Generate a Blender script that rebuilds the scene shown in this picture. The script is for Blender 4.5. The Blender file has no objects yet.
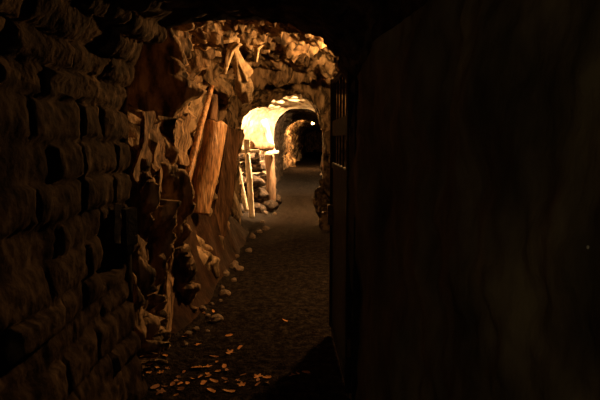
import bpy, bmesh, math, random
from mathutils import Vector, Matrix, noise
R = math.radians
random.seed(7)
S = bpy.context.scene
COL = S.collection

# ------------------------------------------------------------------ camera, world, exposure
F = 583.0
EYE = Vector((0, 0, 1.6))
cd = bpy.data.cameras.new('camera')
cd.lens = 36 * F / 600; cd.sensor_width = 36; cd.clip_start = 0.02; cd.clip_end = 200
cam = bpy.data.objects.new('camera', cd); COL.objects.link(cam)
cam.location = EYE
cam.rotation_euler = (R(90 - 5.88), 0, R(1.565))
S.camera = cam
CM = cam.rotation_euler.to_matrix()
def P(px, py, Y):
    """point of the place at depth Y that the photograph shows at pixel px, py"""
    d = CM @ Vector(((px - 300) / F, (200 - py) / F, -1))
    return EYE + d * (Y / d.y)

w = bpy.data.worlds.new('world'); S.world = w; w.use_nodes = True
w.node_tree.nodes['Background'].inputs[0].default_value = (0.5, 0.42, 0.3, 1)
w.node_tree.nodes['Background'].inputs[1].default_value = 0.0
S.view_settings.view_transform = 'Standard'
S.view_settings.look = 'None'
S.view_settings.gamma = 1
S.view_settings.exposure = 0.0
S.cycles.use_denoising = True
S.cycles.max_bounces = 6
S.cycles.diffuse_bounces = 4
S.cycles.sample_clamp_indirect = 3.0
LAMP1 = Vector((0.62, 6.2, 2.38)); POW1 = 940      # bulb strengths
LAMP2 = Vector((0.12, 12.7, 2.72)); POW2 = 34000
LAMP3 = P(312.5, 123.5, 26.0); POW3 = 2600
FILL_LAMP = Vector((-1.0, -2.2, 1.75)); FILL_POW = 85  # added fill behind the camera for the near walls
LAMPCOL = (1.0, 0.50, 0.16)

# ------------------------------------------------------------------ helpers
def tag(o, label=None, cat=None, group=None, kind=None):
    if label: o['label'] = label
    if cat: o['category'] = cat
    if group: o['group'] = group
    if kind: o['kind'] = kind
    return o
def empty(name, loc, label, cat, group=None, rz=0):
    o = bpy.data.objects.new(name, None); COL.objects.link(o)
    o.location = loc; o.rotation_euler = (0, 0, rz); o.empty_display_size = .1
    return tag(o, label, cat, group)
def mesh(name, verts, faces, mat, parent=None, smooth=False, loc=None):
    me = bpy.data.meshes.new(name)
    me.from_pydata([tuple(v) for v in verts], [], faces)
    if smooth: me.polygons.foreach_set('use_smooth', [True] * len(me.polygons))
    me.materials.append(mat)
    me.update()
    o = bpy.data.objects.new(name, me); COL.objects.link(o)
    if parent: o.parent = parent
    if loc is not None: o.location = loc
    return o
def bmobj(name, bm, mat, parent=None, smooth=False, loc=None):
    me = bpy.data.meshes.new(name); bm.to_mesh(me); bm.free()
    if smooth: me.polygons.foreach_set('use_smooth', [True] * len(me.polygons))
    me.materials.append(mat)
    o = bpy.data.objects.new(name, me); COL.objects.link(o)
    if parent: o.parent = parent
    if loc is not None: o.location = loc
    return o
def lerp(a, b, t): return a + (b - a) * t
def sstep(a, b, x):
    t = min(1, max(0, (x - a) / (b - a))); return t * t * (3 - 2 * t)
def interp(tab, y):
    if y <= tab[0][0]: return tab[0][1:]
    for a, b in zip(tab, tab[1:]):
        if y <= b[0]:
            t = (y - a[0]) / max(1e-9, b[0] - a[0])
            return tuple(lerp(p, q, t) for p, q in zip(a[1:], b[1:]))
    return tab[-1][1:]
def fbm(p, octv=4): return noise.fractal(p, 1.0, 2.0, octv, noise_basis='PERLIN_ORIGINAL')
def cellrnd(p, k=0):
    return noise.cell(Vector((p.x * 7.31 + 11.3 * k, p.y * 5.17 + 3.7, p.z * 6.13 - 2.9 * k)))

# ------------------------------------------------------------------ materials
def mat_base(name):
    m = bpy.data.materials.new(name); m.use_nodes = True
    nt = m.node_tree; b = nt.nodes['Principled BSDF']
    return m, nt, b
def rocky(name, c1, c2, c3, rough=.7, scale=3.0, bump=.5, bscale=30, stretch=(1, 1, 1), dark=.5, bd=.02, rough_hi=.9, spec=.4):
    m, nt, b = mat_base(name); N = nt.nodes; L = nt.links
    tc = N.new('ShaderNodeTexCoord'); mp = N.new('ShaderNodeMapping')
    mp.inputs['Scale'].default_value = stretch
    L.new(tc.outputs['Object'], mp.inputs['Vector'])
    n1 = N.new('ShaderNodeTexNoise'); n1.inputs['Scale'].default_value = scale; n1.inputs['Detail'].default_value = 6; n1.inputs['Roughness'].default_value = .65
    L.new(mp.outputs[0], n1.inputs['Vector'])
    cr = N.new('ShaderNodeValToRGB'); e = cr.color_ramp.elements
    e[0].position = .33; e[0].color = (*c1, 1); e[1].position = .66; e[1].color = (*c3, 1)
    k = cr.color_ramp.elements.new(.5); k.color = (*c2, 1)
    L.new(n1.outputs['Fac'], cr.inputs['Fac'])
    n2 = N.new('ShaderNodeTexNoise'); n2.inputs['Scale'].default_value = scale * 3.1; n2.inputs['Detail'].default_value = 5
    L.new(mp.outputs[0], n2.inputs['Vector'])
    r2 = N.new('ShaderNodeValToRGB'); r2.color_ramp.elements[0].position = .38; r2.color_ramp.elements[1].position = .56
    r2.color_ramp.elements[0].color = (dark, dark, dark, 1)
    L.new(n2.outputs['Fac'], r2.inputs['Fac'])
    mx = N.new('ShaderNodeMix'); mx.data_type = 'RGBA'; mx.blend_type = 'MULTIPLY'; mx.inputs[0].default_value = 1
    L.new(cr.outputs[0], mx.inputs[6]); L.new(r2.outputs[0], mx.inputs[7])
    L.new(mx.outputs[2], b.inputs['Base Color'])
    mr = N.new('ShaderNodeMapRange'); mr.inputs[3].default_value = rough; mr.inputs[4].default_value = rough_hi
    L.new(n2.outputs['Fac'], mr.inputs[0]); L.new(mr.outputs[0], b.inputs['Roughness'])
    b.inputs['Specular IOR Level'].default_value = spec
    n3 = N.new('ShaderNodeTexNoise'); n3.inputs['Scale'].default_value = bscale; n3.inputs['Detail'].default_value = 6
    L.new(mp.outputs[0], n3.inputs['Vector'])
    bp = N.new('ShaderNodeBump'); bp.inputs['Strength'].default_value = bump; bp.inputs['Distance'].default_value = bd
    L.new(n3.outputs['Fac'], bp.inputs['Height']); L.new(bp.outputs[0], b.inputs['Normal'])
    return m
M_rock = rocky('cave_rock', (.07, .045, .03), (.33, .22, .13), (.60, .44, .27), scale=3.6, bump=1.0, bscale=14, dark=.15, bd=.04, rough=.75, spec=.12, stretch=(1, 1, .32))
M_rocklit = rocky('lit_rock', (.18, .13, .09), (.42, .34, .24), (.66, .56, .42), scale=2.2, bump=.7, bscale=22, dark=.6)  # lighter copy of the cave rock, chamber lamp brightness put into the colour
M_vault = rocky('vault_stone', (.03, .02, .014), (.095, .062, .04), (.20, .135, .085), scale=4, bump=.8, bscale=28, dark=.35, rough=.85, rough_hi=1, spec=.05)
M_masonry = rocky('masonry_stone', (.024, .0165, .0125), (.062, .043, .031), (.12, .085, .062), scale=4, bump=.6, bscale=22, dark=.35, rough=.85, rough_hi=1, spec=.03)
M_right = rocky('right_wall_rock', (.06, .045, .036), (.17, .135, .085), (.32, .27, .15), scale=1.1, bump=.7, bscale=16, stretch=(1, 1, .45), dark=.45)
M_floor = rocky('gravel', (.009, .0075, .0068), (.024, .0195, .0172), (.052, .043, .038), scale=14, bump=1.0, bscale=70, dark=.4, bd=.03, rough=.85, rough_hi=1, spec=.0)
M_log = rocky('log_wood', (.38, .18, .08), (.62, .33, .15), (.85, .55, .3), rough=.35, rough_hi=.6, scale=7, bump=.8, bscale=20, stretch=(2.2, 2.2, .3), dark=.3, spec=.7)
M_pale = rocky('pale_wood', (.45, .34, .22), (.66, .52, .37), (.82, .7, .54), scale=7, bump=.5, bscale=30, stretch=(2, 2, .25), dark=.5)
M_brownwood = rocky('brown_wood', (.07, .038, .02), (.14, .075, .04), (.24, .14, .08), scale=6, bump=.7, bscale=25, stretch=(2, 2, .25), dark=.5)
M_slab = rocky('slab_wood', (.04, .02, .011), (.085, .045, .024), (.16, .085, .045), scale=6, bump=.8, bscale=25, stretch=(2, 2, .25), dark=.4, spec=.1)
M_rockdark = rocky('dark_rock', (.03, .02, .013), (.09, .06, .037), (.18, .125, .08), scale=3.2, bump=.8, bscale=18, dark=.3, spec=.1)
M_slabrock = rocky('slab_rock', (.06, .035, .02), (.28, .17, .095), (.52, .36, .21), scale=7, bump=1.0, bscale=22, dark=.2, stretch=(1, 1, .5), spec=.1)
M_flow = rocky('flowstone', (.38, .26, .15), (.52, .38, .24), (.65, .5, .33), scale=5, bump=.5, bscale=25, dark=.6)
M_iron = rocky('dark_iron', (.012, .011, .012), (.02, .017, .016), (.035, .026, .02), scale=9, bump=.3, bscale=60, rough=.75, rough_hi=.9, dark=.6, spec=.15)
M_rust = rocky('rusty_iron', (.05, .025, .015), (.09, .045, .025), (.14, .07, .04), scale=20, bump=.4, bscale=80, rough=.4, rough_hi=.7, dark=.5)
M_leafs = [rocky('leaf_orange', (.45, .18, .05), (.65, .29, .08), (.8, .42, .15), scale=16, bump=.2, bscale=60, dark=.7, rough=.5),
           rocky('leaf_brown', (.2, .08, .03), (.3, .12, .045), (.4, .19, .07), scale=16, bump=.2, bscale=60, dark=.7, rough=.5)]
M_stone = rocky('loose_stone', (.14, .1, .07), (.25, .18, .13), (.38, .3, .22), scale=9, bump=.6, bscale=40, dark=.5)
def emis(name, strength, col=LAMPCOL):
    m, nt, b = mat_base(name)
    b.inputs['Base Color'].default_value = (.8, .7, .5, 1)
    b.inputs['Emission Color'].default_value = (*col, 1)
    b.inputs['Emission Strength'].default_value = strength
    return m
m, nt, b = mat_base('glint_white'); b.inputs['Base Color'].default_value = (.8, .8, .7, 1); b.inputs['Roughness'].default_value = .15; M_glint = m  # bright colour stands in for a glint

# ------------------------------------------------------------------ floor height and tunnel stations
def floor_base(Y): return interp([(-4, 0), (13, 0), (25, .3), (60, .36)], Y)[0]
def floor_z(x, Y):
    z = floor_base(Y)
    z += .035 * fbm(Vector((x * 1.3, Y * .9, 1.0)), 3)
    z += .012 * fbm(Vector((x * 9, Y * 9, 4.0)), 3)
    z += .10 * sstep(-.85, -1.25, x) * (.6 + noise.noise(Vector((x * 3, Y * 2, 9))))
    return z

#  Y, x_left, x_right, z_spring, z_top, roughness
ROCK_B = [(3.50, -1.13, .20, 1.85, 2.30, .0), (3.53, -1.22, .70, 1.9, 2.85, .5), (3.8, -1.27, .80, 1.9, 2.85, .9), (4.9, -1.30, .9, 1.85, 2.78, 1.),
          (5.4, -1.40, .9, 1.85, 2.78, 1.), (6.2, -1.46, .9, 1.85, 2.76, 1.), (8.0, -1.45, .95, 1.85, 2.72, 1.), (8.7, -1.38, .9, 1.85, 2.62, .8), (9.0, -1.42, .9, 1.85, 2.5, .6),
          (9.2, -1.5, .9, 1.9, 3.1, .6), (10.3, -1.6, .9, 1.9, 3.1, .6), (10.45, -1.47, .14, 1.3, 2.56, .4), (11.2, -1.5, .13, 1.3, 2.56, .4)]
ROCK_C = [(11.2, -1.5, .13, 1.3, 2.56, .4), (11.3, -1.95, .85, 1.9, 3.05, .7), (12.5, -1.9, .85, 1.9, 3.0, .6), (13.3, -1.9, .85, 1.9, 2.8, .5), (15.6, -1.8, .9, 1.9, 2.68, .5), (16.6, -1.5, .5, 1.7, 2.6, .3), (17.0, -1.22, .32, 1.6, 2.5, .1)]
LINE_3 = [(17.0, -1.22, .32, 1.6, 2.5, .1), (22.0, -1.22, .32, 1.6, 2.34, .1)]
ROCK_D = [(22.0, -1.22, .32, 1.6, 2.34, .1), (22.1, -1.45, .8, 1.8, 2.75, .8), (30, -1.3, .8, 1.9, 2.7, 1.), (44, -1.2, .9, 1.9, 2.7, 1.), (60, -1.2, .8, 1.9, 2.6, 1.), (60.3, -.3, .1, .5, .6, .3)]
LINE_A = [(-3.2, -1.13, .95, 1.85, 2.45, 1), (.6, -1.13, .88, 1.87, 2.4, 1), (3.40, -1.13, .215, 1.87, 2.31, 1), (3.50, -1.13, .20, 1.85, 2.30, 1)]

DZR = lambda y: 0
def profile(st, zf, n, e=2.0, dz=0):
    """outline from the left foot up over the vault to the right foot"""
    xl, xr, zs, zt = st[:4]
    hl = zs - (zf - .15)
    cx, a, bb = (xl + xr) / 2, (xr - xl) / 2, zt - zs
    arc = math.pi * math.sqrt((a * a + bb * bb) / 2)
    tot = 2 * hl + arc + dz
    pts = []
    for i in range(n + 1):
        s = tot * i / n
        if s < hl: pts.append((xl, zf - .15 + s, 0, s))
        elif s < hl + arc:
            th = math.pi * (1 - (s - hl) / arc)
            c, sn = math.cos(th), math.sin(th)
            pts.append((cx + a * math.copysign(abs(c) ** (2 / e), c), zs + bb * abs(sn) ** (2 / e) if c < 0 else zs + dz + (bb - dz) * abs(sn) ** (2 / e), 1, s))
        else: pts.append((xr, zs + dz - (s - hl - arc), 2, s))
    return pts

def stations(tab, dy):
    """sample the station table by path length so that end faces get points too"""
    out = [(tab[0][0],) + tuple(tab[0][1:])]
    for a, b in zip(tab, tab[1:]):
        L = max(abs(b[i] - a[i]) for i in (0, 1, 2, 4))
        st = dy(a[0]) if callable(dy) else dy
        k = max(1, int(L / st))
        for j in range(1, k + 1):
            out.append(tuple(lerp(p, q, j / k) for p, q in zip(a, b)))
    return out

EXP = 2.0
def tube_mesh(tab, dy, n, disp, mats, names, lowfirst=True, smooth=True):
    sts = stations(tab, dy)
    grid = []
    for st in sts:
        zf = floor_base(st[0])
        grid.append([Vector((p[0], st[0], p[1])) for p in profile(st[1:], zf, n, EXP, DZR(st[0]))])
    ns, m = len(sts), n + 1
    reg = []
    for i, st in enumerate(sts):
        pr = profile(st[1:], floor_base(st[0]), n, EXP, DZR(st[0]))
        reg.append([(p[2], p[3]) for p in pr])
    out = []
    for i in range(ns):
        row = []
        for j in range(m):
            a = grid[min(i + 1, ns - 1)][j] - grid[max(i - 1, 0)][j]
            c = grid[i][min(j + 1, m - 1)] - grid[i][max(j - 1, 0)]
            nr = a.cross(c)                     # outward, into the rock
            nr = nr.normalized() if nr.length > 1e-9 else Vector((0, 0, 1))
            ctr = Vector(((sts[i][1] + sts[i][2]) / 2, grid[i][j].y, 1.5))
            if nr.dot(grid[i][j] - ctr) < 0 and abs(nr.y) < .7: nr = -nr
            row.append(grid[i][j] + disp(grid[i][j], nr, sts[i][5], reg[i][j]))
        out.append(row)
    # three objects: left wall, ceiling, right wall
    j1 = min(j for j in range(m) if reg[ns // 2][j][0] == 1)
    j2 = min(j for j in range(m) if reg[ns // 2][j][0] == 2)
    for (a, b, nm, mt) in ((0, j1, names[0], mats[0]), (j1, j2, names[1], mats[1]), (j2, m - 1, names[2], mats[2])):
        k = b - a + 1
        vs = [out[i][j] for i in range(ns) for j in range(a, b + 1)]
        fs = [(i * k + j, i * k + j + 1, (i + 1) * k + j + 1, (i + 1) * k + j) for i in range(ns - 1) for j in range(k - 1)]
        tag(mesh(nm, vs, fs, mt, smooth=smooth), kind='structure')
    return out

# carved hollows and bulges of the real rock: centre, radii, depth (+ into the rock)
CARVE = [((-1.25, 7.7, 2.42), (.45, .55, .20), .7),
         ((-1.3, 4.42, .70), (.5, .08, .42), .30),
         ((-1.4, 5.9, 1.25), (.5, .55, .6), .22),
         ((-1.3, 4.15, 2.25), (.8, .55, .42), 1.5),
         ((-1.25, 4.75, 1.95), (.4, .22, .30), .28),
         ((-1.25, 3.75, 1.15), (.4, .13, .13), .20),
         ((-1.3, 5.35, 1.5), (.4, .14, .5), .25),
         ((-1.4, 8.9, 1.1), (.5, .35, .6), .25),
         ((-1.35, 6.0, .25), (.6, .8, .42), -.16),
         ((-1.35, 7.6, .30), (.6, .8, .45), -.22),
         ((-1.3, 3.75, .3), (.6, .35, .45), -.15),
         ((-1.75, 14.6, .45), (.8, 2.0, 1.05), 1.3),
         ((-1.3, 5.0, 2.15), (.4, .24, .42), -.34),
         ((-1.05, 10.95, 2.5), (.55, .6, .4), -.30),
         ((-1.55, 9.9, 1.7), (.5, .45, .8), -.15),
         ]
def carve(p):
    d = 0
    for c, r, k in CARVE:
        q = ((p.x - c[0]) / r[0]) ** 2 + ((p.y - c[1]) / r[1]) ** 2 + ((p.z - c[2]) / r[2]) ** 2
        if q < 6: d += k * math.exp(-q * 1.1)
    return d
def rock_disp(p, nr, amp, reg, fine=1.0):
    # slanting broken beds: big blocks, then chunks, then splinters
    wv = Vector((noise.noise(p * 2.1), noise.noise(p * 2.1 + Vector((5, 0, 0))), noise.noise(p * 2.1 + Vector((0, 9, 0)))))
    q = Vector((p.x * 1.2, p.y * 1.5 + p.z * .35, p.z * .95)) + .2 * wv
    ds, ps = noise.voronoi(q); c = ps[0]
    near = 1 - sstep(5.2, 6.2, p.y)
    d = (.09 - .06 * near) * (cellrnd(c) - .5) + (.12 - .06 * near) * max(0, 1 - (ds[1] - ds[0]) / .16)
    d += (.16 - .11 * near) * (q - c).dot(Vector((cellrnd(c, 1) - .5, cellrnd(c, 2) - .5, cellrnd(c, 3) - .5)))
    q = Vector((p.x * 2.6, p.y * 3.5 + p.z * .9, p.z * 1.5)) + .15 * wv
    ds, ps = noise.voronoi(q); c = ps[0]
    d += .06 * (cellrnd(c) - .5) + (.10 - .04 * near) * max(0, 1 - (ds[1] - ds[0]) / .24)
    d += .16 * (q - c).dot(Vector((cellrnd(c, 1) - .5, cellrnd(c, 2) - .5, cellrnd(c, 3) - .5)))
    q = Vector((p.x * 7.0, p.y * 8.5 + p.z * 1.4, p.z * 4.2)) + .3 * wv
    ds, ps = noise.voronoi(q); c = ps[0]
    d += .03 * (cellrnd(c) - .5) + .04 * max(0, 1 - (ds[1] - ds[0]) / .2) + .05 * (q - c).dot(Vector((cellrnd(c, 1) - .5, cellrnd(c, 2) - .5, cellrnd(c, 3) - .5)))
    d += (.07 + .16 * near) * abs(noise.noise(Vector((p.x * 4, p.y * 6 + p.z * 1.8, p.z * 1.4)) + .3 * wv)) - .04 * near - .05 * abs(noise.noise(Vector((p.x * 12, p.y * 14 + p.z * 4, p.z * 2.2))))
    d += .03 * abs(noise.noise(Vector((p.x * 14, p.y * 14, p.z * 6)))) + .05 * fbm(p * 1.1, 3) + .02 * fine * fbm(p * 9, 4)
    if reg[0] == 1: d = d * .75
    return nr * ((d + .0) * amp + carve(p) * (1 if 3.55 < p.y < 16.5 else 0))

# masonry courses
ROWS = []
z = -.2; rr = random.Random(3)
while z < 4.2:
    h = rr.uniform(.125, .2); off = rr.uniform(0, .4); js = []
    y = -3.4 + off
    while y < 3.3:
        js.append(y); y += rr.uniform(.24, .52)
    ROWS.append((z, z + h, js)); z += h
# courses that the photograph shows: joints at 1.42, 1.61, 1.75, 1.87
def masonry_h(Y, v, seed=0):
    """height of the block face over the mean wall plane, towards the room"""
    vv = v + .018 * noise.noise(Vector((Y * 2.2, v * 1.5, 7 + seed)))
    for ri, (a, b, js) in enumerate(ROWS):
        if vv < b: break
    yy = Y + .02 * noise.noise(Vector((Y * 2, v * 6, 3 + seed)))
    lo = -9; hi = 3.55; bi = 0
    for k, j in enumerate(js):
        if j <= yy: lo = j; bi = k + 1
        else: hi = j; break
    dj = min(vv - a, b - vv, yy - lo, hi - yy if hi < 3.5 else 1)
    c = Vector((ri * 3.3 + seed, bi * 1.7, 2.2))
    r1, r2, r3 = noise.cell(c), noise.cell(c + Vector((9, 0, 0))), noise.cell(c + Vector((0, 17, 0)))
    face = .022 * (r1 - .5) + .06 * (r2 - .5) * (vv - (a + b) / 2) + .015 * (r3 - .5) * math.sin((yy - lo) * 6)
    edge = sstep(0, .020, dj)
    pill = .012 * sstep(0, .08, dj)
    rough = .013 * fbm(Vector((Y * 6, v * 6, 1.0 + seed)), 5) + .006 * fbm(Vector((Y * 22, v * 22, 3.0)), 3)
    return (face + pill) * edge - .035 * (1 - edge) + rough
def lining_disp(p, nr, amp, reg):
    part, v = reg
    if part == 2:
        q = Vector((p.x * 1.2, p.y * 1.6, p.z * .8))
        h = .10 * fbm(q + Vector((3, 1, 0)), 4) + .03 * fbm(p * 5, 4)
        h += .035 * noise.noise(Vector((p.x * 2, p.y * 5, p.z * .7)))
        h *= min(1, .35 + (3.5 - p.y) * .5)
    else:
        h = masonry_h(p.y, v)
        if part == 1: h = h * 1.2 + .05 * fbm(Vector((p.x * 2, p.y * 2, p.z * 2 + 5)), 3)
        if part == 1 and p.x > -.2: h *= .7
        if part == 0:
            # block missing: the dark niche beside the iron box
            a = sstep(3.02, 3.06, p.y + .015 * noise.noise(p * 9)) * (1 - sstep(3.42, 3.45, p.y)) * sstep(.82, .86, p.z) * (1 - sstep(1.17, 1.2, p.z + .25 * max(0, 3.2 - p.y)))
            h -= .16 * a
            # foot of the wall runs out in rough rock
            h += .10 * sstep(.55, .0, p.z)
    return -nr * h

DZR = lambda y: .40 * (1 - sstep(2.8, 3.5, y))
print('tunnel A')
tube_mesh(LINE_A, lambda y: .05 if y < .3 else .014, 290, lining_disp, (M_masonry, M_vault, M_right), ('wall_left', 'ceiling', 'wall_right'))
EXP = 2.7
DZR = lambda y: 0
print('tunnel B')
tube_mesh(ROCK_B, lambda y: .018 if y < 7 else .026, 280, rock_disp, (M_rock, M_rock, M_rockdark), ('wall_left', 'ceiling', 'wall_right'), False)
tube_mesh(ROCK_C, .04, 150, rock_disp, (M_rocklit,) * 3, ('wall_left', 'ceiling', 'wall_right'), False)
EXP = 2.0
def line3_disp(p, nr, amp, reg):
    q = Vector((reg[1] * 1.0, p.y * 1, 0))
    return -nr * (1.2 * masonry_h(((p.y - 17) * .8) % 5 - 2.5, reg[1], 5))
tube_mesh(LINE_3, .07, 90, line3_disp, (M_masonry,) * 3, ('wall_left', 'ceiling', 'wall_right'))
tube_mesh(ROCK_D, lambda y: .09 if y < 32 else .25, 80, rock_disp, (M_rock,) * 3, ('wall_left', 'ceiling', 'wall_right'))

# floor
ys = []; y = -3.2
while y < 60.5:
    ys.append(y); y += .06 if y < 2.8 else (.02 if y < 6.5 else (.04 if y < 11 else (.1 if y < 26 else .4)))
NX = 110; xs = [-2.1 + 3.4 * i / NX for i in range(NX + 1)]
vs = [(x, y, floor_z(x, y)) for y in ys for x in xs]
fs = [(i * (NX + 1) + j, i * (NX + 1) + j + 1, (i + 1) * (NX + 1) + j + 1, (i + 1) * (NX + 1) + j) for i in range(len(ys) - 1) for j in range(NX)]
tag(mesh('floor', vs, fs, M_floor, smooth=True), kind='structure')

# ------------------------------------------------------------------ solid builders
def limb(name, path, radii, mat, parent=None, seg=18, rings=28, rough=.12, seed=0, squash=1.0, flat=None, ends=True, split=0):
    """a rough tapered stem along a bent path with sawn or broken ends"""
    path = [Vector(p) for p in path]
    org = path[0].copy()
    cum = [0]
    for a, b in zip(path, path[1:]): cum.append(cum[-1] + (b - a).length)
    def at(t):
        s = t * cum[-1]
        for i in range(len(path) - 1):
            if s <= cum[i + 1] + 1e-9:
                u = (s - cum[i]) / (cum[i + 1] - cum[i]); return path[i].lerp(path[i + 1], u), lerp(radii[i], radii[i + 1], u)
        return path[-1], radii[-1]
    ax = (path[-1] - path[0]).normalized()
    u = Vector((0, 1, 0)) if abs(ax.y) < .9 else Vector((1, 0, 0))
    u = (u - ax * u.dot(ax)).normalized(); v = ax.cross(u)
    vs, fs = [], []
    for i in range(rings + 1):
        c, r = at(i / rings)
        for k in range(seg):
            th = 2 * math.pi * k / seg
            dr = 1 + rough * noise.noise(Vector((math.cos(th) * 1.6 + seed, math.sin(th) * 1.6, i / rings * cum[-1] * 2.2))) + rough * .5 * noise.noise(Vector((math.cos(th) * 5, math.sin(th) * 5 + seed, i / rings * cum[-1] * 1.5)))
            if split and abs(th - split) < .3: dr *= .86
            j = Vector((0, 0, 0))
            if i in (0, rings): j = ax * r * .25 * noise.noise(Vector((math.cos(th) * 2, math.sin(th) * 2, seed + i)))
            vs.append(c - org + j + (u * math.cos(th) + v * math.sin(th) * squash) * r * dr)
    for i in range(rings):
        for k in range(seg):
            k2 = (k + 1) % seg
            fs.append((i * seg + k, i * seg + k2, (i + 1) * seg + k2, (i + 1) * seg + k))
    if ends:
        for i, rev in ((0, True), (rings, False)):
            c, r = at(i / rings); vs.append(c - org)
            ci = len(vs) - 1
            for k in range(seg):
                k2 = (k + 1) % seg
                fs.append((ci, i * seg + k2, i * seg + k) if rev else (ci, i * seg + k, i * seg + k2))
    o = mesh(name, vs, fs, mat, parent, smooth=True, loc=org if parent is None else None)
    if parent is not None:
        o.location = org - parent.location if parent.rotation_euler.z == 0 else org
    return o
def add_box(bm, c, size, rot=None):
    mt = Matrix.Translation(c) @ (rot.to_4x4() if rot else Matrix()) @ Matrix.Diagonal((*size, 1))
    r = bmesh.ops.create_cube(bm, size=1, matrix=mt)
    return r
def box_bm(c, size, rot=None, bev=.004):
    bm = bmesh.new(); add_box(bm, Vector(c), size, rot)
    if bev: bmesh.ops.bevel(bm, geom=list(bm.edges), offset=bev, segments=2, affect='EDGES')
    return bm
def add_rod(bm, a, b, r, seg=10):
    a, b = Vector(a), Vector(b); d = b - a
    q = d.to_track_quat('Z', 'Y').to_matrix().to_4x4()
    bmesh.ops.create_cone(bm, cap_ends=True, segments=seg, radius1=r, radius2=r, depth=d.length, matrix=Matrix.Translation((a + b) / 2) @ q)
def rough_plank(name, a, b, wid, th, mat, parent=None, seed=0, facing=Vector((1, 0, 0)), rug=0):
    """a split plank from a to b"""
    a, b = Vector(a), Vector(b); ax = (b - a).normalized(); L = (b - a).length
    u = (facing - ax * facing.dot(ax)).normalized(); v = ax.cross(u)
    n = 16; vs = []; fs = []
    ring = [(-.5, -.5), (0, -.56), (.5, -.5), (.56, 0), (.5, .5), (0, .56), (-.5, .5), (-.56, 0)]
    for i in range(n + 1):
        t = i / n
        for k, (p, q) in enumerate(ring):
            wv = wid * (1 + .28 * noise.noise(Vector((t * L * 2.5, seed + k * .6, 1))))
            tv = th * (1 + .3 * noise.noise(Vector((t * L * 3, seed + k, 5))))
            jag = Vector((0, 0, 0))
            if rug:
                wv *= (.45 + .75 * math.sin(math.pi * min(.92, t + .12))) * (1 + rug * noise.noise(Vector((t * L * 7, seed + k * 1.3, 2))))
                jag = (v * noise.noise(Vector((t * L * 2.5, seed, 8))) * wid * .7 + u * noise.noise(Vector((t * L * 6, seed + k, 3))) * th) * rug
            vs.append(ax * (t * L) + v * p * wv + u * q * tv + jag)
    for i in range(n):
        for k in range(8):
            k2 = (k + 1) % 8
            fs.append((i * 8 + k, i * 8 + k2, (i + 1) * 8 + k2, (i + 1) * 8 + k))
    fs.append(tuple(range(7, -1, -1))); fs.append(tuple(n * 8 + k for k in range(8)))
    o = mesh(name, vs, fs, mat, parent, smooth=False, loc=a - (parent.location if parent else Vector()))
    return o

# ------------------------------------------------------------------ timbers on the left
tag(limb('timber_log', [P(199, 213, 6.35), P(207, 172, 6.38), P(216, 122, 6.45)], [.118, .126, .122], M_log, seg=28, rings=40, rough=.14, seed=2, split=2.0), 'thick shiny orange-brown log leaning against the rock wall', 'log')
tag(limb('broken_branch', [P(211, 121, 6.62), P(213, 108, 6.66), P(214, 95, 6.7)], [.07, .06, .045], M_brownwood, rough=.3, seed=5), 'short broken stump of wood rising behind the top of the thick shiny log', 'wood')
tag(limb('wooden_stake', [P(180, 218, 5.8), P(187, 180, 5.95), P(199, 132, 6.2), P(212, 86, 6.6)], [.035, .04, .034, .022], M_log, rough=.3, seed=11), 'thin bright-edged stake leaning between the dark rock and the thick log', 'stake')
tag(rough_plank('timber_slab', P(216, 235, 7.5), P(232, 130, 7.9), .26, .13, M_slab, seed=3, facing=Vector((.75, -.65, 0))), 'broad dull brown timber slab leaning just behind the thick shiny log', 'timber')
# props near the bright lamp
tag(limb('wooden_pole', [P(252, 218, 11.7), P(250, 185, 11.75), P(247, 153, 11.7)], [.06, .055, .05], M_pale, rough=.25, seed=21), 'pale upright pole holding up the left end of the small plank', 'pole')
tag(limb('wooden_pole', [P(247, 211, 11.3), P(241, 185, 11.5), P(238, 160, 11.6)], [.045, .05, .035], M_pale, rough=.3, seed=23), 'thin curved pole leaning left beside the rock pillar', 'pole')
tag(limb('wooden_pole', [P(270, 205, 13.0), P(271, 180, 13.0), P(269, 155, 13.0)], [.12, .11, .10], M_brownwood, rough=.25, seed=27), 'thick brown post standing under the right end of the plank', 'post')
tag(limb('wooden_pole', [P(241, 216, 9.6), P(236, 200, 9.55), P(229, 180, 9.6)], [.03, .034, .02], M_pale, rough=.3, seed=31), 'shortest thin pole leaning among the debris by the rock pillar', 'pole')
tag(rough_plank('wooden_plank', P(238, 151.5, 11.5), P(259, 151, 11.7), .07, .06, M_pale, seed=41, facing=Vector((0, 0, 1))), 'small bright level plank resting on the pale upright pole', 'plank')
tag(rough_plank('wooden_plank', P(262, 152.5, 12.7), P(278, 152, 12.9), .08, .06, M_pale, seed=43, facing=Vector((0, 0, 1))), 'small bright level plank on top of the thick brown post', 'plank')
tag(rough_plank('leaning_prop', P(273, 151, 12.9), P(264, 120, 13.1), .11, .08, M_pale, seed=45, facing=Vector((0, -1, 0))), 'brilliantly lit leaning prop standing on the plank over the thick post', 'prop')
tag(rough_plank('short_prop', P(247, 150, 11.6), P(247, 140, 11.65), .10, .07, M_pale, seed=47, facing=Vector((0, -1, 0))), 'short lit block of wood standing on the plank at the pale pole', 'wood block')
tag(limb('roof_log', [P(251, 145, 12.3), P(262, 146, 12.6), P(271, 147, 12.9)], [.09, .10, .09], M_slab, rough=.2, seed=49), 'dark horizontal timber wedged between the two planks', 'timber')

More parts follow.
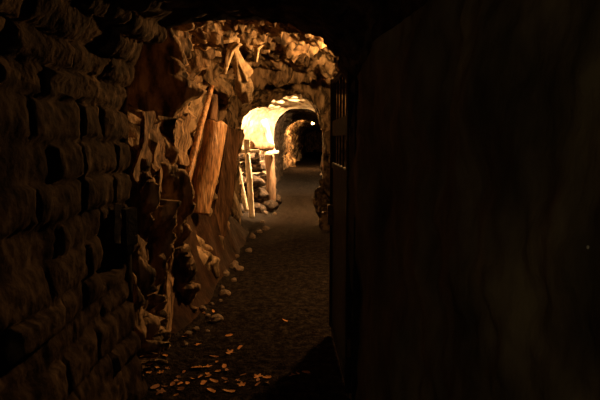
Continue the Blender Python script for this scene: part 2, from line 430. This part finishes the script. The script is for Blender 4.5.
# narrow slabs of rock split from the left wall
for (a, b_, wd, th, sd, lab) in [
        ((164, 208, 4.55), (158, 122, 4.45), .26, .07, 71, 'tallest lit splinter of rock high on the wall between niche and stake'),
        ((147, 200, 4.0), (143, 112, 3.95), .16, .06, 73, 'narrow lit rock sliver closest to the corner of the block wall'),
        ((171, 335, 4.72), (172, 222, 4.72), .22, .07, 75, 'upright rock splinter at the near edge of the mud bank'),
        ((182, 165, 5.25), (186, 112, 5.3), .28, .07, 77, 'broad pale rock splinter high on the wall touching the leaning stake'),
        ((152, 300, 4.15), (146, 235, 4.1), .18, .07, 79, 'small leaning rock sliver low on the wall near the dark niche')]:
    tag(rough_plank('rock_splinter', P(*a), P(*b_), wd * 1.7, th * .5, M_slabrock, seed=sd, facing=Vector((1, .05, 0)), rug=1.3), lab, 'rock')
# flowstone hanging at the top of the left wall
t = empty('flowstone', P(236, 50, 6.6), 'pale forked rock formation hanging over the black hollow in the roof', 'rock formation')
limb('column', [P(235, 36, 6.5), P(235, 50, 6.55), P(238, 62, 6.65), P(243, 74, 6.85), P(245, 98, 8.1)], [.05, .04, .055, .09, .08], M_flow, t, rough=.75, seed=51, rings=60, seg=28)
limb('branch', [P(237, 42, 6.5), P(231, 50, 6.52), P(228, 60, 6.55), P(225, 74, 6.6)], [.045, .035, .03, .014], M_flow, t, rough=.7, seed=53)
limb('branch', [P(236, 36, 6.45), P(228, 38, 6.4), P(219, 41, 6.4)], [.05, .05, .03], M_flow, t, rough=.7, seed=57)
limb('branch', [P(262, 45, 6.4), P(257, 48, 6.4), P(256, 62, 6.4)], [.02, .03, .014], M_flow, t, rough=.7, seed=59)

# ------------------------------------------------------------------ mud bank
def bank_z(x, Y):
    t = sstep(-1.0 - .05 * noise.noise(Vector((Y * 2, 0, 3))), -1.5, x)
    e = sstep(4.5, 5.0, Y) * (1 - .75 * sstep(8.0, 9.5, Y)) * (1 - sstep(9.6, 10.1, Y))
    return floor_z(x, Y) - .03 + e * (1.05 * t ** 1.15 + .07 * fbm(Vector((x * 3, Y * 2.2, 5)), 4) * min(1, t * 4)) 
M_mud = rocky('mud', (.02, .009, .005), (.042, .021, .012), (.08, .042, .024), scale=3, bump=.7, bscale=18, dark=.5, spec=.1, rough=.7)
n1, n2 = 200, 36
vs = [(-1.62 + .72 * j / n2, 4.5 + 5.6 * i / n1, bank_z(-1.62 + .72 * j / n2, 4.5 + 5.6 * i / n1)) for i in range(n1 + 1) for j in range(n2 + 1)]
fs = [(i * (n2 + 1) + j, i * (n2 + 1) + j + 1, (i + 1) * (n2 + 1) + j + 1, (i + 1) * (n2 + 1) + j) for i in range(n1) for j in range(n2)]
tag(mesh('mud_bank', vs, fs, M_mud, smooth=True), 'smooth reddish-brown bank of mud heaped against the foot of the left rock wall', 'mud', kind='stuff')

# ------------------------------------------------------------------ loose stones
def stone_mesh(seed, mat):
    bm = bmesh.new(); bmesh.ops.create_icosphere(bm, subdivisions=3, radius=.5)
    rs = random.Random(seed)
    sc = Vector((1, rs.uniform(.65, .9), rs.uniform(.5, .8)))
    for v in bm.verts:
        p = v.co.copy()
        ds, ps = noise.voronoi(p * 2.2 + Vector((seed * 3.1, 0, 0)))
        v.co = p * (1 + .35 * (ds[0] - .35) + .18 * noise.noise(p * 3 + Vector((seed, 0, 0))))
        v.co = Vector((v.co.x * sc.x, v.co.y * sc.y, max(v.co.z * sc.z, -.2)))
    me = bpy.data.meshes.new('loose_stone'); bm.to_mesh(me); bm.free(); me.materials.append(mat)
    return me
sm = [stone_mesh(k, M_stone) for k in range(4)]
rs = random.Random(12); PUT = []
for i in range(34):
    Y = rs.uniform(4.3, 12.5)
    x = -1.0 + rs.uniform(-.10, .12)
    s = rs.uniform(.04, .13)
    if any((x - a) ** 2 + (Y - b_) ** 2 < ((s + c) * .62) ** 2 for a, b_, c in PUT): continue
    PUT.append((x, Y, s))
    o = bpy.data.objects.new('loose_stone', sm[i % 4]); COL.objects.link(o)
    o.location = (x, Y, max(floor_z(x, Y), bank_z(x, Y)) + s * .17); o.scale = (s, s, s)
    o.rotation_euler = (0, 0, rs.uniform(0, 6.28))
    tag(o, 'loose brown stone lying along the foot of the left rock wall', 'stone', 'loose stones along the left edge of the path')
for i, (px, py, s) in enumerate([(325, 172, .10), (321, 174, .08), (327, 176, .07), (322, 170, .06)]):
    q = P(px, py, 1); d = (q - EYE); k = (floor_base(20) + .1 - EYE.z) / d.z
    X = EYE + d * k
    o = bpy.data.objects.new('path_stone', sm[i % 4]); COL.objects.link(o)
    o.location = (X.x, X.y, floor_z(X.x, X.y) + s * .17); o.scale = (s * 1.6,) * 3; o.rotation_euler = (0, 0, i * 1.3)
    tag(o, 'small pale stone far down the path by the right wall', 'stone', 'pale stones far down the path')

# dark heap of boulders between the props beyond the second arch
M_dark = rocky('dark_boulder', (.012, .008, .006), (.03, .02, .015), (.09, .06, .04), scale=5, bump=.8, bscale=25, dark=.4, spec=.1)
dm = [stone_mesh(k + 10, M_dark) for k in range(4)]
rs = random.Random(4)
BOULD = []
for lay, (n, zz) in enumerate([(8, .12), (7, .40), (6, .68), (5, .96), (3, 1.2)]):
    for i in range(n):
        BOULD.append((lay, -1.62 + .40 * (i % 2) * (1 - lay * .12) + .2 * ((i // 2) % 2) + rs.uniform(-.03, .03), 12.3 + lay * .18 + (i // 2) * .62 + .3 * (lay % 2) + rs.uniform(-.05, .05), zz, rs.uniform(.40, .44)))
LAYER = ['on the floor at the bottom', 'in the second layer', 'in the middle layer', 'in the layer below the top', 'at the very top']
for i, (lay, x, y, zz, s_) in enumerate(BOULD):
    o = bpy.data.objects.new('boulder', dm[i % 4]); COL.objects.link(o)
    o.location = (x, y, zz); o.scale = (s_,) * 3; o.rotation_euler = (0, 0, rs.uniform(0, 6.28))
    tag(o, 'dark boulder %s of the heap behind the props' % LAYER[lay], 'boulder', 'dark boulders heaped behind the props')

# ------------------------------------------------------------------ fallen leaves
def leaf_mesh(seed, mat):
    rs = random.Random(seed); n = 22; vs = [(0, 0, .004)]; fs = []
    kind = seed % 3
    for k in range(n):
        th = 2 * math.pi * k / n
        if kind == 0: r = .5 * (.62 + .38 * abs(math.cos(th)) + .05 * rs.uniform(-1, 1))
        elif kind == 1: r = .5 * (.55 + .28 * math.cos(5 * th) * (1 if math.cos(th) > -.8 else .3) + .12 * abs(math.cos(th)))
        else: r = .5 * (.55 + .4 * math.cos(th) ** 2 + .05 * math.cos(9 * th))
        x, y = r * math.cos(th), r * math.sin(th) * (.72 if kind != 1 else .95)
        vs.append((x, y, .0)); 
    for k in range(n): vs.append((vs[k + 1][0] * .5, vs[k + 1][1] * .5, 0))
    c1, c2 = rs.uniform(.3, .9), rs.uniform(-.3, .3)
    vs = [Vector((x, y, c1 * y * y + c2 * x * x + .25 * x * y + .05 * rs.uniform(-1, 1) * (abs(x) + abs(y)))) for x, y, z in vs]
    for k in range(n):
        k2 = (k + 1) % n
        fs.append((0, n + 1 + k, n + 1 + k2)); fs.append((n + 1 + k, k + 1, k2 + 1, n + 1 + k2))
    zm = min(v.z for v in vs)
    me = bpy.data.meshes.new('blade'); me.from_pydata([(v.x, v.y, v.z - zm) for v in vs], [], fs); me.materials.append(mat)
    return me
lms = [leaf_mesh(s, M_leafs[0 if s < 4 else 1]) for s in range(6)]
def floor_hit(px, py):
    d = P(px, py, 1) - EYE; k = 1.6 / -d.z
    for _ in range(4):
        X = EYE + d * k; k = (1.6 - floor_z(X.x, X.y)) / -d.z
    return EYE + d * k
SINGLE = [(198, 345, .085, 1, 'large orange leaf lying alone nearest the rock bank'), (184, 337, .05, 5, 'small dull leaf just behind the large lone orange leaf'),
          (229, 336, .06, 0, 'brown leaf furthest along the left half of the path'), (230, 353, .09, 1, 'jagged orange leaf in the middle of the path'),
          (240, 348, .06, 3, 'small orange leaf touching the jagged leaf in the middle of the path'), (214, 357, .08, 5, 'curled brown leaf between the lone leaf and the leaf heap'),
          (164, 356, .06, 0, 'upright-looking pale orange leaf at the foot of the left rock'), (285, 321, .06, 2, 'dim orange leaf furthest up the gravel path'),
          (258, 377, .09, 1, 'left one of two orange leaves at the edge of the gate shadow'), (267, 378, .08, 0, 'right one of two orange leaves at the edge of the gate shadow')]
rl = random.Random(5)
LEAF = [(a, b, c, d, lab, None) for a, b, c, d, lab in SINGLE]
for cx, cy, sx, sy, n in [(212, 373, 22, 6, 26), (190, 383, 16, 6, 22), (165, 388, 16, 6, 20), (165, 373, 9, 3, 6), (225, 385, 22, 7, 16), (205, 312, 9, 2, 5), (262, 385, 14, 6, 8), (300, 378, 12, 9, 5)]:
    for i in range(n):
        LEAF.append((rl.gauss(cx, sx * .6), min(405, rl.gauss(cy, sy * .7)), rl.uniform(.045, .09), rl.choice([0, 1, 2, 3, 4, 5, 4, 5]), 'fallen autumn leaf in the loose heap spread over the near path', 'fallen leaves heaped on the near path'))
for (px, py, s, k, lab, grp) in LEAF:
    X = floor_hit(px, py)
    if grp and any((X.x - a) ** 2 + (X.y - b_) ** 2 < ((s + c) * .42) ** 2 for a, b_, c in PUT): continue
    PUT.append((X.x, X.y, s))
    root = bpy.data.objects.new('fallen_leaf', lms[k]); COL.objects.link(root)
    root.location = (X.x, X.y, floor_z(X.x, X.y) + .004); root.scale = (s, s, s * 1.2)
    root.rotation_euler = (rl.uniform(-.25, .25), rl.uniform(-.25, .25), rl.uniform(0, 6.28))
    tag(root, lab, 'leaf', grp)

# ------------------------------------------------------------------ iron gate, swung inwards against the right side
H = Vector((.205, 3.42, 0)); E = Vector((.135, 4.75, 0))
gate = empty('iron_gate', H, 'dark iron gate swung open beyond the arch, seen almost edge-on', 'gate')
gd = (E - H).normalized(); gl = (E - H).length
rot = Matrix.Rotation(math.atan2(gd.y, gd.x), 3, 'Z')
def gpt(s, z, off=0): return gd * s + Vector((-gd.y, gd.x, 0)) * off + Vector((0, 0, z))
ZT = 2.02
for s, wd in ((.03, .05), (gl - .03, .05)):
    bmobj('stile', box_bm(gpt(s, .06 + ZT / 2), (wd, .045, ZT), rot), M_iron, gate)
for zz in (.09, 1.40, ZT + .03):
    bmobj('rail', box_bm(gpt(gl / 2, zz), (gl - .1, .03, .045), rot), M_iron, gate)
bmobj('rail', box_bm(gpt(gl / 2, 1.69), (gl - .1, .022, .12), rot), M_iron, gate)
bmobj('sheet_panel', box_bm(gpt(gl / 2, .745), (gl - .1, .006, 1.27), rot, .001), M_iron, gate)
for k in range(5):
    bm = bmesh.new(); s = .03 + (gl - .06) * (k + 1) / 6
    add_rod(bm, gpt(s, 1.42), gpt(s, ZT + .02), .008)
    bmobj('bar', bm, M_iron, gate, smooth=True)
for zz in (.35, 1.0, 1.62):
    bm = bmesh.new(); add_rod(bm, gpt(-.012, zz - .05, .0), gpt(-.012, zz + .05, .0), .014, 14); add_rod(bm, gpt(-.012, zz + .05), gpt(-.012, zz + .06), .009, 14)
    tag(bmobj('hinge', bm, M_rust, gate, smooth=True), 'rusty hinge barrel')
lk = bmobj('lock_case', box_bm(gpt(gl - .07, 1.0, .02), (.10, .05, .16), rot), M_rust, gate)
bm = bmesh.new(); add_rod(bm, gpt(gl - .07, 1.02, .04), gpt(gl - .07, 1.02, .085), .008); add_rod(bm, gpt(gl - .07, 1.02, .085), gpt(gl - .17, 1.02, .085), .008)
hd = bmobj('handle', bm, M_rust, lk, smooth=True)
# frame post of the gate fixed to the jamb
fp = bmobj('gate_post', box_bm((0, 0, 1.02), (.05, .06, 2.04), None), M_iron, loc=(.245, 3.36, 0))
tag(fp, 'dark iron post fixed to the edge of the near right wall carrying the gate', 'post')

# ------------------------------------------------------------------ black iron box in the wall niche
bx = empty('junction_box', P(125, 245, 3.42), 'black metal box set in the dark niche of the block wall', 'box')
bx.rotation_euler = (0, 0, R(-28))
bmobj('case', box_bm((0, .02, .11), (.085, .10, .22), None, .006), M_iron, bx)
dr = bmobj('door', box_bm((0, -.035, .11), (.078, .012, .21), None, .003), M_iron, bx)
bmobj('latch', box_bm((.028, -.045, .12), (.008, .012, .03), None, .002), M_rust, dr)
tag(rough_plank('niche_edge_strip', P(117.5, 243, 3.26), P(118.5, 204, 3.26), .02, .03, M_stone, seed=61, facing=Vector((1, 0, 0)), rug=.7), 'narrow upright pale strip for the lit edge in the niche next to the black box', 'stone')  # pale strip added in place of the niche's lit edge

# ------------------------------------------------------------------ lamps
def bulb_bm(r):
    bm = bmesh.new(); bmesh.ops.create_icosphere(bm, subdivisions=2, radius=r); return bm
def lamp(loc, power, label, rad=.045, mount=Vector((1, 0, 0)), up=.0, glow=LAMPCOL, added_shade=False):
    L = empty('mine_lamp', loc, label, 'lamp')
    mt = emis('lamp_glow', power / (math.pi * 4 * rad * rad) * .08, glow)
    bmobj('bulb', bulb_bm(rad), mt, L, smooth=True)
    bm = bmesh.new(); add_rod(bm, mount * (rad * 1.0), mount * (rad + .07), rad * .55, 16)
    bmobj('socket', bm, M_iron, L, smooth=True)
    bm = bmesh.new(); add_rod(bm, mount * (rad + .06), mount * (rad + .10), rad * 1.3, 20)
    bmobj('back_plate', bm, M_iron, L, smooth=True)
    bm = bmesh.new(); add_rod(bm, mount * (rad + .09), mount * (rad + .09) + mount * .4, .008, 8)
    bmobj('bracket', bm, M_iron, L, smooth=True)
    if added_shade:  # added plates that keep the lamp off the floor and the near side
        bmobj('added_shade', box_bm((0, -.13, .0), (.40, .006, .30), Matrix.Rotation(R(12), 3, 'X'), .002), M_iron, L)
        bmobj('added_shade', box_bm((.04, .04, -.13), (.24, .34, .006), None, .002), M_iron, L)
    return L
lamp(LAMP1, POW1, 'round wall lamp hidden behind the open gate on the right rock', mount=Vector((1, 0, .12)).normalized())
lamp(LAMP2, POW2, 'roof lamp hidden above the second arch, with added light-blocking plates', mount=Vector((0, 0, 1)), added_shade=True, glow=(1, .62, .28))
lamp(LAMP3, POW3, 'small bright hanging lamp visible far down the tunnel', rad=.045, mount=Vector((0, 0, 1)))
lamp(FILL_LAMP, FILL_POW, 'weak fill lamp added behind the viewer to brighten the near walls', mount=Vector((0, 0, 1)), glow=(1, .72, .38))  # unseen fill light, added to brighten the near walls

# ------------------------------------------------------------------ white bead in place of a glint on the near right wall
def hit_wall(px, py):
    bpy.context.view_layer.update()
    d = (P(px, py, 1) - EYE).normalized()
    dg = bpy.context.evaluated_depsgraph_get()
    ok, loc, nr, _, ob, _ = S.ray_cast(dg, EYE, d)
    return loc
X = hit_wall(588, 247)
bm = bmesh.new(); bmesh.ops.create_uvsphere(bm, u_segments=12, v_segments=8, radius=.0038)
for v in bm.verts: v.co.z = v.co.z * 1.2 - (.001 if v.co.z < 0 else 0)
tag(bmobj('glint_bead', bm, M_glint, smooth=True, loc=X), 'single tiny white bead for a glint on the bare dark wall at the far right', 'glint')
